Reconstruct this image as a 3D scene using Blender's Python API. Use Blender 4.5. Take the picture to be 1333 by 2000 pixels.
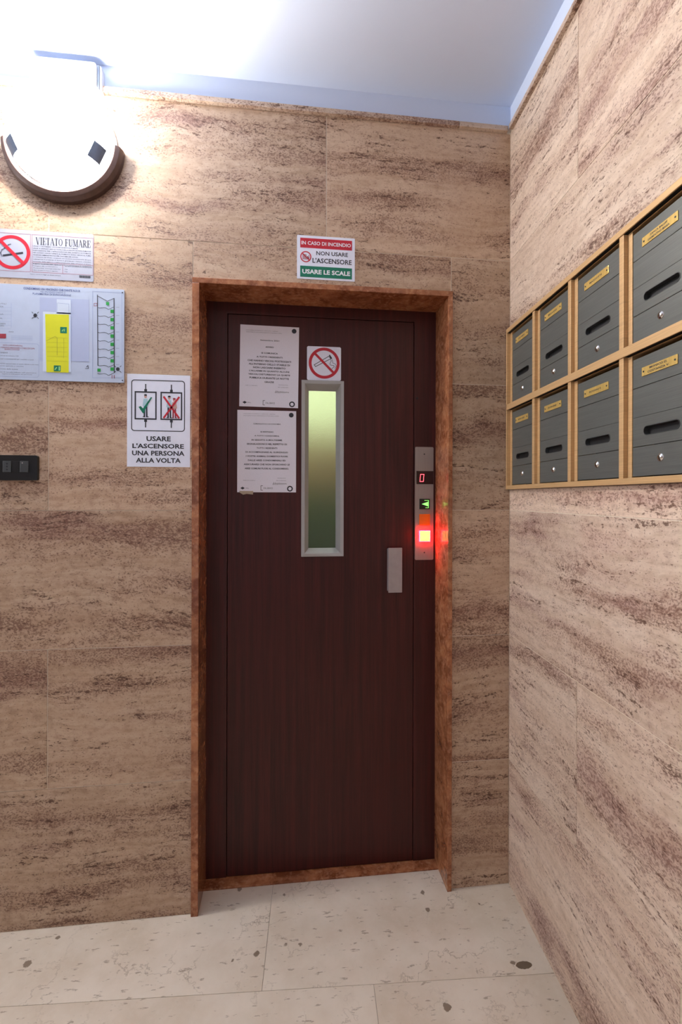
import bpy, bmesh, math, random
from mathutils import Matrix, Vector
from mathutils.geometry import tessellate_polygon

random.seed(7)
for o in list(bpy.data.objects):
    bpy.data.objects.remove(o)
SC = bpy.context.scene
COL = SC.collection
PI = math.pi

# ------------------------------------------------------------------ camera
FPX = 889.0                      # focal length in pixels of the 1333 px wide frame (16 mm on 24 mm)
CX, HY = 666.5, 972.0            # optical axis in the frame
YAW = math.atan((CX - 566.0) / FPX)
ROLL = 0.0023
ZC, XC = FPX / 552.0, (996 - CX) / 552.0
F3 = Vector((math.sin(YAW), math.cos(YAW), 0)); R3 = Vector((math.cos(YAW), -math.sin(YAW), 0))
CAM = -(F3 * ZC + R3 * XC); CAM.z = 752.0 / 552.0
cd = bpy.data.cameras.new('camera'); cam = bpy.data.objects.new('camera', cd); COL.objects.link(cam)
cd.sensor_fit = 'HORIZONTAL'; cd.sensor_width = 24.0; cd.lens = FPX / 1333 * 24.0
cd.shift_y = -(1000 - HY) / 1333.0
cd.clip_start = 0.02
MC = Matrix.Translation(CAM) @ Matrix.Rotation(-YAW, 4, 'Z') @ Matrix.Rotation(PI / 2, 4, 'X') @ Matrix.Rotation(ROLL, 4, 'Z')
cam.matrix_world = MC
SC.camera = cam

# ------------------------------------------------------------------ world, exposure
w = bpy.data.worlds.new('world'); SC.world = w; w.use_nodes = True
w.node_tree.nodes['Background'].inputs[0].default_value = (0.8, 0.85, 1, 1)
w.node_tree.nodes['Background'].inputs[1].default_value = 0.05
SC.view_settings.view_transform = 'Standard'; SC.view_settings.look = 'None'
SC.view_settings.gamma = 1; SC.view_settings.use_curve_mapping = False
SC.view_settings.exposure = 0.0
DOME_EMIT = 222.0                # the wall lamp by the lift
HALL_FILL = 9.0                 # added fill lamp on the hall ceiling, unseen behind the camera
SIDE_FILL = 44.0                 # added cool fill panel on the unseen left wall of the hall

# ------------------------------------------------------------------ frames: local x along wall, y into it, z up
class Frame:
    def __init__(s, ang, org=(0, 0, 0)):
        s.M = Matrix.Translation(Vector(org)) @ Matrix.Rotation(ang, 4, 'Z'); s.I = s.M.inverted()
        s.ang = ang
    def at(s, px, py, y=0.0):
        d = s.I.to_3x3() @ (MC.to_3x3() @ Vector(((px - CX) / FPX, (HY - py) / FPX, -1.0)))
        o = s.I @ CAM
        t = (y - o.y) / d.y
        p = o + d * t
        return p.x, p.z
    def floor(s, px, py):
        d = s.I.to_3x3() @ (MC.to_3x3() @ Vector(((px - CX) / FPX, (HY - py) / FPX, -1.0)))
        o = s.I @ CAM
        t = -o.z / d.z
        p = o + d * t
        return p.x, p.y
BW = Frame(0.0)
SKEW = YAW - math.atan((CX - 614.0) / FPX)
RW = Frame(-(PI / 2 + SKEW))

def rect(fr, tl, tr, br, bl, y):
    a, b, c, d = (fr.at(*tl, y=y), fr.at(*tr, y=y), fr.at(*br, y=y), fr.at(*bl, y=y))
    return ((a[0] + d[0]) / 2, (b[0] + c[0]) / 2, (c[1] + d[1]) / 2, (a[1] + b[1]) / 2)

# ------------------------------------------------------------------ mesh builder
OFFS = []
class MB:
    def __init__(s): s.v = []; s.f = []; s.sm = False
    def quad(s, pts):
        n = len(s.v); s.v += [tuple(p) for p in pts]; s.f.append(tuple(range(n, n + len(pts))))
    def box(s, x0, x1, y0, y1, z0, z1):
        n = len(s.v)
        s.v += [(x, y, z) for x in (x0, x1) for y in (y0, y1) for z in (z0, z1)]
        for q in ((0, 1, 3, 2), (4, 6, 7, 5), (0, 4, 5, 1), (2, 3, 7, 6), (0, 2, 6, 4), (1, 5, 7, 3)):
            s.f.append(tuple(n + i for i in q))
        return s
    def prism(s, poly, y0, y1, holes=()):
        loops = [list(poly)] + [list(h) for h in holes]
        flat = [p for l in loops for p in l]
        tris = tessellate_polygon([[Vector((p[0], p[1], 0)) for p in l] for l in loops])
        n = len(s.v)
        s.v += [(p[0], y0, p[1]) for p in flat]; m = len(s.v)
        s.v += [(p[0], y1, p[1]) for p in flat]
        for t in tris:
            s.f.append((n + t[0], n + t[1], n + t[2])); s.f.append((m + t[2], m + t[1], m + t[0]))
        k = 0
        for l in loops:
            L = len(l)
            for i in range(L):
                j = (i + 1) % L
                s.f.append((n + k + i, n + k + j, m + k + j, m + k + i))
            k += L
        return s
    def flat(s, poly, y, holes=()):
        loops = [list(poly)] + [list(h) for h in holes]
        flat = [p for l in loops for p in l]
        tris = tessellate_polygon([[Vector((p[0], p[1], 0)) for p in l] for l in loops])
        n = len(s.v); s.v += [(p[0], y, p[1]) for p in flat]
        for t in tris: s.f.append((n + t[0], n + t[1], n + t[2]))
        return s
    def line(s, pts, wd, y, closed=False):
        pts = list(pts)
        if closed: pts.append(pts[0])
        for a, b in zip(pts, pts[1:]):
            dx, dz = b[0] - a[0], b[1] - a[1]; L = math.hypot(dx, dz) or 1e-9
            ex, ez = dx / L * wd * .3, dz / L * wd * .3
            nx, nz = -dz / L * wd / 2, dx / L * wd / 2
            s.quad([(a[0] - ex + nx, y, a[1] - ez + nz), (b[0] + ex + nx, y, b[1] + ez + nz),
                    (b[0] + ex - nx, y, b[1] + ez - nz), (a[0] - ex - nx, y, a[1] - ez - nz)])
        return s
    def lathe(s, cx, cz, prof, n=48, a0=0.0, a1=2 * PI, yax=True):
        full = abs(a1 - a0 - 2 * PI) < 1e-6
        st = n if full else n + 1
        b = len(s.v); P = len(prof)
        for i in range(st):
            a = a0 + (a1 - a0) * i / n
            for r, y in prof: s.v.append((cx + r * math.cos(a), y, cz + r * math.sin(a)))
        for i in range(n):
            j = (i + 1) % st
            for k in range(P - 1):
                s.f.append((b + i * P + k, b + j * P + k, b + j * P + k + 1, b + i * P + k + 1))
        return s
    def tube(s, pts, r, n=8):
        pts = [Vector(p) for p in pts]; b = len(s.v)
        for i, p in enumerate(pts):
            d = (pts[min(i + 1, len(pts) - 1)] - pts[max(i - 1, 0)]).normalized()
            u = d.orthogonal().normalized(); v = d.cross(u)
            for k in range(n):
                a = 2 * PI * k / n; s.v.append(tuple(p + u * math.cos(a) * r + v * math.sin(a) * r))
        for i in range(len(pts) - 1):
            for k in range(n):
                s.f.append((b + i * n + k, b + i * n + (k + 1) % n, b + (i + 1) * n + (k + 1) % n, b + (i + 1) * n + k))
        s.f.append(tuple(b + k for k in range(n))); s.f.append(tuple(b + (len(pts) - 1) * n + k for k in range(n)))
        return s
    def add(s, verts, faces):
        n = len(s.v); s.v += verts; s.f += [tuple(n + i for i in f) for f in faces]
    def build(s, name, mat, parent=None, bevel=0, label=None, kind=None, smooth=False, seg=2, frame=None, fix=True):
        off = Vector((0, 0, 0))
        if parent is not None and 'off' in parent.keys(): off = Vector(tuple(parent['off']))
        me = bpy.data.meshes.new(name)
        me.from_pydata([tuple(Vector(v) - off) for v in s.v], [], s.f)
        if fix:
            bm = bmesh.new(); bm.from_mesh(me); bmesh.ops.remove_doubles(bm, verts=bm.verts, dist=1e-6)
            bmesh.ops.recalc_face_normals(bm, faces=bm.faces); bm.to_mesh(me); bm.free()
        if smooth:
            for p in me.polygons: p.use_smooth = True
        me.materials.append(mat)
        o = bpy.data.objects.new(name, me); COL.objects.link(o)
        if parent is not None:
            o.parent = parent
            if 'off' in parent.keys(): o['off'] = list(parent['off']); OFFS.append(o)
        elif frame is not None: o.matrix_world = frame.M
        if bevel:
            m = o.modifiers.new('bevel', 'BEVEL'); m.width = bevel; m.segments = seg; m.limit_method = 'ANGLE'
            m.angle_limit = 0.6
        if label: o['label'] = label
        if kind: o['kind'] = kind
        return o

def thing(name, label, cat, frame, pos, group=None, kind=None, tilt=0.0):
    o = bpy.data.objects.new(name, None); COL.objects.link(o)
    o.empty_display_size = 0.05
    o.matrix_world = frame.M @ Matrix.Translation(Vector(pos)) @ Matrix.Rotation(tilt, 4, 'Y')
    if label: o['label'] = label
    if cat: o['category'] = cat
    if group: o['group'] = group
    if kind: o['kind'] = kind
    o['off'] = [float(a) for a in pos]; OFFS.append(o)
    return o

def circ(cx, cz, r, n=40, rz=None, a0=0, a1=2 * PI):
    rz = rz or r
    return [(cx + r * math.cos(a0 + (a1 - a0) * i / n), cz + rz * math.sin(a0 + (a1 - a0) * i / n)) for i in range(n)]
def rrect(x0, x1, z0, z1, r, n=6):
    out = []
    for cx, cz, a in ((x1 - r, z1 - r, 0), (x0 + r, z1 - r, PI / 2), (x0 + r, z0 + r, PI), (x1 - r, z0 + r, 1.5 * PI)):
        for i in range(n + 1):
            t = a + PI / 2 * i / n; out.append((cx + r * math.cos(t), cz + r * math.sin(t)))
    return out
def rc(x0, x1, z0, z1): return [(x0, z0), (x1, z0), (x1, z1), (x0, z1)]

# ------------------------------------------------------------------ lettering
_cache = {}
def glyphs(txt, bold):
    k = (txt, bold)
    if k not in _cache:
        cu = bpy.data.curves.new('t', 'FONT'); cu.body = txt; cu.resolution_u = 2; cu.offset = bold
        ob = bpy.data.objects.new('t', cu)
        me = bpy.data.meshes.new_from_object(ob)
        vs = [(v.co.x, v.co.y) for v in me.vertices]; fs = [tuple(p.vertices) for p in me.polygons]
        bpy.data.objects.remove(ob); bpy.data.curves.remove(cu); bpy.data.meshes.remove(me)
        x0 = min(v[0] for v in vs); x1 = max(v[0] for v in vs); z0 = min(v[1] for v in vs); z1 = max(v[1] for v in vs)
        _cache[k] = (vs, fs, x0, x1, z0, z1)
    return _cache[k]
def text(mb, txt, x0, x1, z0, z1, y, bold=0.0, slant=0.0):
    vs, fs, a0, a1, b0, b1 = glyphs(txt, bold)
    sx = (x1 - x0) / (a1 - a0); sz = (z1 - z0) / (b1 - b0)
    mb.add([(x0 + (v[0] - a0) * sx + slant * (v[1] - b0) * sz, y, z0 + (v[1] - b0) * sz) for v in vs], fs)
SER = {
 'V': (.9, [(.12, 1, .46, 0, .15), (.46, 0, .78, 1, .06), (0, .98, .3, .98, .05), (.62, .98, .92, .98, .05)]),
 'I': (.42, [(.21, 0, .21, 1, .16), (.02, .98, .4, .98, .05), (.02, .02, .4, .02, .05)]),
 'E': (.75, [(.2, 0, .2, 1, .16), (.02, .98, .7, .98, .06), (.02, .02, .72, .02, .06), (.2, .5, .52, .5, .06), (.68, .98, .68, .74, .06), (.7, .02, .7, .28, .06), (.52, .62, .52, .38, .05)]),
 'F': (.7, [(.2, 0, .2, 1, .16), (.02, .98, .66, .98, .06), (.02, .02, .4, .02, .05), (.2, .5, .5, .5, .06), (.64, .98, .64, .74, .06), (.5, .62, .5, .38, .05)]),
 'T': (.75, [(.37, 0, .37, 1, .16), (.02, .98, .72, .98, .06), (.2, .02, .54, .02, .05), (.04, .98, .04, .74, .05), (.7, .98, .7, .74, .05)]),
 'A': (.9, [(.1, 0, .44, 1, .06), (.42, 1, .78, 0, .15), (.22, .34, .64, .34, .05), (0, .02, .26, .02, .05), (.6, .02, .94, .02, .05)]),
 'U': (.9, [(.2, .25, .2, 1, .15), (.72, .25, .72, 1, .06), (.02, .98, .4, .98, .05), (.56, .98, .88, .98, .05), (.2, .25, .3, .06, .14), (.3, .05, .46, .0, .1), (.46, .0, .64, .07, .08), (.64, .07, .72, .25, .06)]),
 'M': (1.1, [(.14, 0, .14, 1, .05), (.14, 1, .52, .08, .14), (.52, .08, .9, 1, .05), (.9, 0, .9, 1, .15), (.0, .02, .28, .02, .05), (.74, .02, 1.06, .02, .05), (0, .98, .2, .98, .05), (.84, .98, 1.06, .98, .05)]),
 'R': (.86, [(.2, 0, .2, 1, .15), (.02, .98, .45, .98, .05), (.02, .02, .4, .02, .05), (.45, .97, .62, .86, .1), (.62, .86, .64, .66, .13), (.64, .66, .5, .52, .1), (.5, .5, .2, .5, .05), (.4, .5, .76, 0, .14), (.7, .02, .88, .02, .05)]),
 ' ': (.38, []),
}
def serif(mb, txt, x0, x1, z0, z1, y):
    tot = sum((SER[c][0] if c in SER else .9) + .06 for c in txt)
    h = z1 - z0; sx = (x1 - x0) / tot; x = x0
    for c in txt:
        if c == 'O':
            cx, cz = x + .45 * sx, z0 + h / 2
            mb.flat(circ(cx, cz, .42 * sx, 20, .51 * h), y, [circ(cx, cz, .27 * sx, 20, .45 * h)[::-1]]); x += .96 * sx; continue
        for a, b, c2, d, wd in SER[c][1]:
            mb.line([(x + a * sx, z0 + b * h), (x + c2 * sx, z0 + d * h)], wd * sx * 1.3, y)
        x += (SER[c][0] + .06) * sx

# ------------------------------------------------------------------ materials
def srgb(r, g, b):
    f = lambda c: (c / 255 / 12.92) if c / 255 <= .04045 else ((c / 255 + .055) / 1.055) ** 2.4
    return (f(r), f(g), f(b), 1)
class NT:
    def __init__(s, name):
        s.m = bpy.data.materials.new(name); s.m.use_nodes = True; s.t = s.m.node_tree; s.n = s.t.nodes
        s.p = s.n['Principled BSDF']; s.l = s.t.links
    def node(s, t, **k):
        n = s.n.new(t)
        for a, b in k.items():
            if a.startswith('i_'):
                key = a[2:]; key = int(key) if key.isdigit() else key.replace('_', ' ')
                if hasattr(b, 'is_linked'): s.l.new(b, n.inputs[key])
                else: n.inputs[key].default_value = b
            else: setattr(n, a, b)
        return n
    def math(s, op, a, b=0.0, c=0.0, clamp=False):
        n = s.n.new('ShaderNodeMath'); n.operation = op; n.use_clamp = clamp
        for i, v in enumerate((a, b, c)):
            if hasattr(v, 'is_linked'): s.l.new(v, n.inputs[i])
            else: n.inputs[i].default_value = v
        return n.outputs[0]
    def mix(s, f, a, b, mode='MIX'):
        n = s.n.new('ShaderNodeMix'); n.data_type = 'RGBA'; n.blend_type = mode; n.clamp_factor = True
        for i, v in ((0, f), (6, a), (7, b)):
            if hasattr(v, 'is_linked'): s.l.new(v, n.inputs[i])
            else: n.inputs[i].default_value = v
        return n.outputs[2]
    def coords(s, scale=(1, 1, 1), rnd=0.0, vec=None):
        if vec is None:
            tc = s.n.new('ShaderNodeTexCoord'); vec = tc.outputs['Object']
        if rnd:
            oi = s.n.new('ShaderNodeObjectInfo')
            cmb = s.node('ShaderNodeCombineXYZ', i_0=s.math('MULTIPLY', oi.outputs['Random'], 37.0 * rnd), i_1=s.math('MULTIPLY', oi.outputs['Random'], 91.0 * rnd), i_2=s.math('MULTIPLY', oi.outputs['Random'], 53.0 * rnd))
            v = s.n.new('ShaderNodeVectorMath'); v.operation = 'ADD'; s.l.new(vec, v.inputs[0]); s.l.new(cmb.outputs[0], v.inputs[1]); vec = v.outputs[0]
        mp = s.n.new('ShaderNodeMapping'); s.l.new(vec, mp.inputs[0]); mp.inputs['Scale'].default_value = scale
        return mp.outputs[0]
    def noise(s, vec, scale=1.0, detail=3.0, rough=.5, dist=0.0):
        n = s.n.new('ShaderNodeTexNoise'); s.l.new(vec, n.inputs['Vector'])
        n.inputs['Scale'].default_value = scale; n.inputs['Detail'].default_value = detail
        n.inputs['Roughness'].default_value = rough; n.inputs['Distortion'].default_value = dist
        return n.outputs[0]
    def ramp(s, v, a, b):
        return s.math('MULTIPLY_ADD', v, 1 / (b - a), -a / (b - a), clamp=True)
    def bump(s, h, st=.2, dist=.002):
        b = s.n.new('ShaderNodeBump'); b.inputs['Strength'].default_value = st; b.inputs['Distance'].default_value = dist
        s.l.new(h, b.inputs['Height']); s.l.new(b.outputs[0], s.p.inputs['Normal'])
    def col(s, c):
        if hasattr(c, 'is_linked'): s.l.new(c, s.p.inputs['Base Color'])
        else: s.p.inputs['Base Color'].default_value = c
    def rough(s, r):
        if hasattr(r, 'is_linked'): s.l.new(r, s.p.inputs['Roughness'])
        else: s.p.inputs['Roughness'].default_value = r

def plain(name, c, rough=.5, metal=0.0, var=.06, scale=(40, 40, 40), emit=None, es=0.0, bump=0.0, spec=.5):
    t = NT(name); n = t.noise(t.coords(scale), 1, 3)
    dark = tuple(x * (1 - var * 2) for x in c[:3]) + (1,)
    t.col(t.mix(t.ramp(n, .3, .7), dark, c)); t.rough(rough); t.p.inputs['Metallic'].default_value = metal
    t.p.inputs['Specular IOR Level'].default_value = spec
    if emit: t.p.inputs['Emission Color'].default_value = emit; t.p.inputs['Emission Strength'].default_value = es
    if bump: t.bump(n, bump)
    return t.m

def travertine(name):
    t = NT(name)
    vec = t.coords((1, 1, 1), rnd=1.0)
    wn = t.noise(vec, 2.0, 4, .55)                     # gentle waviness of the bedding
    wz = t.math('MULTIPLY_ADD', wn, .12, -.06)
    wc = t.node('ShaderNodeCombineXYZ', i_2=wz)
    va = t.n.new('ShaderNodeVectorMath'); va.operation = 'ADD'; t.l.new(vec, va.inputs[0]); t.l.new(wc.outputs[0], va.inputs[1])
    P = va.outputs[0]
    band = t.noise(t.coords((.8, .8, 11), vec=P), 1, 3, .5)
    cloud = t.noise(t.coords((4.5, 4.5, 13), vec=P), 1, 5, .62)
    fine = t.noise(t.coords((6, 6, 75), vec=P), 1, 4, .65)
    pits = t.noise(t.coords((150, 150, 230), vec=P), 1, 3, .6)
    pits2 = t.noise(t.coords((70, 70, 150), vec=P), 1, 4, .7)
    mot = t.noise(t.coords((38, 38, 60), vec=P), 1, 4, .7)
    oi = t.n.new('ShaderNodeObjectInfo')
    mk = t.ramp(t.math('ADD', t.math('MULTIPLY', band, .55), t.math('MULTIPLY', cloud, .45)), .45, .60)
    base = t.mix(t.ramp(cloud, .35, .65), srgb(198, 175, 156), srgb(214, 195, 178))
    base = t.mix(t.math('MULTIPLY', t.ramp(fine, .46, .62), .4), base, srgb(172, 146, 122))
    base = t.mix(t.math('MULTIPLY', mk, .42), base, srgb(160, 122, 102))
    mauve = t.ramp(t.noise(t.coords((1.8, 1.8, 8), vec=P), 1, 2), .48, .64)
    base = t.mix(t.math('MULTIPLY', t.math('MULTIPLY', mauve, mk), .45), base, srgb(146, 108, 106))
    base = t.mix(t.math('MULTIPLY', t.ramp(mot, .5, .68), t.math('MULTIPLY_ADD', mk, .42, .32)), base, srgb(126, 90, 72))
    base = t.mix(t.math('MULTIPLY', t.ramp(mot, .46, .3), .22), base, srgb(226, 212, 196))
    th = t.math('MULTIPLY_ADD', mk, -.15, .60)
    sp = t.ramp(t.math('SUBTRACT', pits, th), 0, .07)
    base = t.mix(t.math('MULTIPLY', sp, .62), base, srgb(104, 68, 56))
    edge = t.math('MULTIPLY', t.ramp(fine, .47, .58), t.ramp(cloud, .40, .58))
    th2 = t.math('MULTIPLY_ADD', edge, -.17, .665)
    sp2 = t.ramp(t.math('SUBTRACT', pits2, th2), 0, .035)
    base = t.mix(t.math('MULTIPLY', sp2, .8), base, srgb(84, 56, 44))
    tone = t.math('MULTIPLY_ADD', oi.outputs['Random'], .14, .93)
    tn = t.node('ShaderNodeCombineColor', i_0=tone, i_1=tone, i_2=tone)
    base = t.mix(1.0, base, tn.outputs[0], 'MULTIPLY')
    base = t.mix(1.0, base, oi.outputs['Color'], 'MULTIPLY')   # tint set per wall, varied a little per slab
    t.col(base)
    t.rough(t.math('MULTIPLY_ADD', sp2, .3, .36))
    t.p.inputs['Specular IOR Level'].default_value = .4
    t.bump(t.math('SUBTRACT', 1.0, t.math('MAXIMUM', t.math('MULTIPLY', sp, .5), sp2)), .35, .0012)
    return t.m

def red_marble(name):
    t = NT(name); v = t.coords((1, 1, 1), rnd=.5)
    a = t.noise(v, 18, 5, .65, .6); b = t.noise(v, 70, 4, .6); c = t.noise(v, 5, 2)
    base = t.mix(t.ramp(a, .38, .62), srgb(124, 70, 42), srgb(176, 116, 78))
    base = t.mix(t.math('MULTIPLY', t.ramp(b, .5, .68), .5), base, srgb(200, 146, 110))
    base = t.mix(t.math('MULTIPLY', t.ramp(c, .5, .65), .4), base, srgb(106, 56, 36))
    t.col(base); t.rough(.14); return t.m

def floor_marble(name):
    t = NT(name); v = t.coords((1, 1, 1), rnd=1.0)
    cl = t.noise(v, 5, 5, .6); g = t.noise(v, 60, 4, .6)
    base = t.mix(t.ramp(cl, .35, .65), srgb(205, 190, 170), srgb(221, 209, 192))
    base = t.mix(t.math('MULTIPLY', t.ramp(g, .5, .7), .25), base, srgb(218, 208, 194))
    # thin wandering veins
    d = t.noise(v, 4.2, 6, .62)
    vein = t.math('SUBTRACT', 1.0, t.ramp(t.math('ABSOLUTE', t.math('SUBTRACT', d, .5)), .0, .008))
    vm = t.ramp(t.noise(v, 3.1, 2), .48, .6)
    base = t.mix(t.math('MULTIPLY', t.math('MULTIPLY', vein, vm), .5), base, srgb(128, 108, 88))
    # small dark fossils, elongated and turned every way
    vo = t.n.new('ShaderNodeTexVoronoi'); vo.inputs['Scale'].default_value = 15.0; t.l.new(v, vo.inputs['Vector'])
    wrp = t.noise(v, 26, 3, .6)
    dd = t.math('MULTIPLY_ADD', wrp, .5, vo.outputs['Distance'])
    sepc = t.n.new('ShaderNodeSeparateColor'); t.l.new(vo.outputs['Color'], sepc.inputs[0])
    keep = t.math('GREATER_THAN', sepc.outputs[0], .38)
    fos = t.math('MULTIPLY', t.math('SUBTRACT', 1.0, t.ramp(dd, .34, .37)), keep)
    base = t.mix(t.math('MULTIPLY', fos, .85), base, srgb(112, 94, 76))
    st = t.noise(t.coords((26, 90, 26), rnd=1.0), 1, 4, .65)
    base = t.mix(t.math('MULTIPLY', t.ramp(st, .62, .67), .6), base, srgb(122, 103, 84))
    t.col(base); t.rough(.42); t.p.inputs['Specular IOR Level'].default_value = .35
    return t.m

def mahogany(name, k=1.0):
    t = NT(name)
    a = t.noise(t.coords((60, 60, 1.6)), 1, 4, .6, .3); b = t.noise(t.coords((260, 260, 9)), 1, 3, .6); c = t.noise(t.coords((2.4, 2.4, 1.2)), 1, 2)
    base = t.mix(t.ramp(a, .35, .65), srgb(52, 23, 20), srgb(76, 31, 27))
    base = t.mix(t.math('MULTIPLY', t.ramp(b, .5, .7), .5), base, srgb(38, 17, 15))
    base = t.mix(t.math('MULTIPLY', t.ramp(c, .4, .7), .4), base, srgb(70, 23, 19))
    t.col(base); t.rough(.40); t.p.inputs['Specular IOR Level'].default_value = .3; t.bump(b, .08, .001); return t.m

def brushed(name, c, rough=.4, metal=.85, axis=(8, 8, 400), var=.12):
    t = NT(name); n = t.noise(t.coords(axis), 1, 4, .6)
    dark = tuple(x * (1 - var * 2) for x in c[:3]) + (1,)
    t.col(t.mix(t.ramp(n, .3, .7), dark, c)); t.rough(rough); t.p.inputs['Metallic'].default_value = metal
    t.bump(n, .08, .0005); return t.m

def paintwall(name, c):
    t = NT(name); n = t.noise(t.coords((1, 1, 1)), 90, 4, .6); m = t.noise(t.coords((1, 1, 1)), 2.5, 3)
    t.col(t.mix(t.ramp(m, .3, .7), tuple(x * .96 for x in c[:3]) + (1,), c)); t.rough(.75); t.bump(n, .12, .001); return t.m

M = {}
M['trav'] = travertine('travertine')
M['redm'] = red_marble('red marble')
M['floor'] = floor_marble('beige marble')
M['wood'] = mahogany('mahogany laminate')
M['grout'] = plain('grout', srgb(238, 224, 204), .8)
M['grout_f'] = plain('floor grout', srgb(118, 102, 86), .8)
M['paint'] = paintwall('bluish white paint', srgb(209, 221, 244))
M['white'] = plain('white enamel', srgb(228, 230, 236), .4, var=.02)
M['paper'] = plain('paper', srgb(232, 230, 240), .7, var=.02, scale=(300, 300, 300))
M['board'] = plain('printed board', srgb(186, 197, 218), .35, var=.02)
M['signd'] = plain('dimmed sign white', srgb(172, 175, 190), .35, var=.02)  # sign white darkened to offset the strong lamp light on it
M['signw'] = plain('sign white', srgb(232, 236, 250), .35, var=.02)
M['ink'] = plain('black ink', srgb(38, 38, 48), .5)
M['inkg'] = plain('grey ink', srgb(112, 112, 128), .5)
M['inkb'] = plain('blue ink', srgb(70, 84, 140), .5)
M['linelt'] = plain('pale blue line', srgb(150, 166, 204), .5)
M['greyfill'] = plain('grey lilac print', srgb(172, 182, 212), .5, var=.01)
M['greyfill2'] = plain('pale print', srgb(205, 216, 232), .5, var=.01)
M['red'] = plain('sign red', srgb(190, 24, 44), .4, var=.03)
M['reds'] = plain('dark red print', srgb(150, 50, 62), .4, var=.03)
M['green'] = plain('sign green', srgb(0, 112, 84), .4, var=.03)
M['greenl'] = plain('bright green print', srgb(30, 150, 60), .4, var=.03)
M['yellow'] = plain('plan yellow', srgb(214, 214, 34), .4, var=.02)
M['cyan'] = plain('pale cyan print', srgb(170, 205, 215), .5, var=.02)
M['skin'] = plain('figure print', srgb(200, 160, 150), .5, var=.02)
M['whitep'] = plain('white print', srgb(235, 236, 240), .4, var=.01)
M['gold'] = brushed('bronze anodised frame', srgb(214, 174, 124), .45, .25)
M['brass'] = brushed('brass', srgb(240, 204, 120), .3, .5, (300, 300, 12))
M['mbox'] = brushed('grey anodised door', srgb(108, 110, 106), .42, .4)
M['chrome'] = plain('chrome', srgb(225, 225, 225), .15, 1.0, .02)
M['black'] = plain('black void', srgb(14, 14, 16), .6)
M['blackp'] = plain('black plastic', srgb(22, 20, 18), .28, scale=(8, 8, 8))
M['darkp'] = plain('charcoal plastic', srgb(62, 64, 64), .35)
M['steel'] = brushed('satin steel', srgb(160, 152, 146), .45, .55, (500, 500, 20), .05)
M['winframe'] = plain('grey white enamel', srgb(170, 170, 168), .4, var=.02)
M['handle'] = plain('grey pull plate', srgb(168, 158, 156), .42, .2)
M['ring'] = plain('brown lamp metal', srgb(84, 62, 56), .45, .2, scale=(60, 60, 60), var=.15)
M['clip'] = plain('grey clip', srgb(96, 104, 120), .4, .3)
M['stain'] = plain('dark stain', srgb(104, 88, 72), .5)
M['tape'] = plain('yellowed tape', srgb(176, 160, 138), .4)
M['led_bg'] = plain('display window', srgb(40, 6, 8), .2)
M['orange'] = plain('orange lens', srgb(214, 100, 10), .35, emit=srgb(214, 92, 0), es=.12)
def emitter(name, c, s, base=(0.8, 0.8, 0.8, 1)):
    t = NT(name); t.col(base); n = t.noise(t.coords((30, 30, 30)), 1, 2)
    t.p.inputs['Emission Color'].default_value = c
    t.l.new(t.math('MULTIPLY_ADD', n, s * .1, s * .95), t.p.inputs['Emission Strength']); t.rough(.4)
    return t.m
M['dome'] = emitter('lit opal glass', (1, .965, .92, 1), DOME_EMIT)
M['side'] = emitter('cool fill diffuser', (.93, .96, 1, 1), SIDE_FILL)
M['hall'] = emitter('hall fill diffuser', (1, .93, .84, 1), HALL_FILL)
M['led'] = emitter('red led', (1, .03, .05, 1), 5)
M['ledg'] = emitter('green led', (.12, 1, .04, 1), 1.3)
M['ledy'] = emitter('lit call button', (1, .72, .07, 1), 1.15)
M['ledr'] = emitter('red glow edge', (1, .0006, .003, 1), 200)
M['cablight'] = emitter('cabin light panel', (.80, .92, .50, 1), .85, (.15, .17, .1, 1))
M['cabtube'] = emitter('cabin tube', (.9, 1, .75, 1), 22)
M['cabbrown'] = plain('cabin brown laminate', srgb(150, 125, 92), .5)
M['cabgreen'] = plain('cabin green laminate', srgb(72, 96, 60), .5)
t = NT('textured glass'); n1 = t.noise(t.coords((1, 1, 1)), 420, 3, .7)
t.col((.93, .97, .90, 1)); t.rough(.12); t.p.inputs['Transmission Weight'].default_value = 1.0; t.p.inputs['IOR'].default_value = 1.45
t.bump(n1, .8, .0012); M['glass'] = t.m
t = NT('prismatic diffuser'); t.col(srgb(236, 238, 244)); t.rough(.35); n1 = t.noise(t.coords((1, 1, 1)), 60, 2)
t.bump(n1, .05); M['prism'] = t.m

# ================================================================== THE ROOM
ZTOP, ZLIP, ZCEIL = 2.667, 2.650, 2.745
ROW = [0, .44, .88, 1.32, 1.76, 2.2, ZLIP]
G = .0011                                    # half joint
TH = .02                                     # slab thickness
XL, YB = -4.2, -4.2                          # far-left wall, wall behind the camera
DY = .128                                    # lift door plane
PY = -.012                                   # portal front plane

# portal outer / inner edges on the back wall
pl0, _ = BW.at(374, 1200, PY); pl1, _ = BW.at(388, 1200, PY)
pr1, _ = BW.at(884, 1200, PY); pr0, _ = BW.at(875.5, 1200, PY)
_, pt = BW.at(374, 541, PY); _, pt2 = BW.at(884, 568, PY); PT = (pt + pt2) / 2
PIN = PT - .018
print('portal', pl0, pl1, pr0, pr1, pt, pt2, 'cam', CAM[:])

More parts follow.
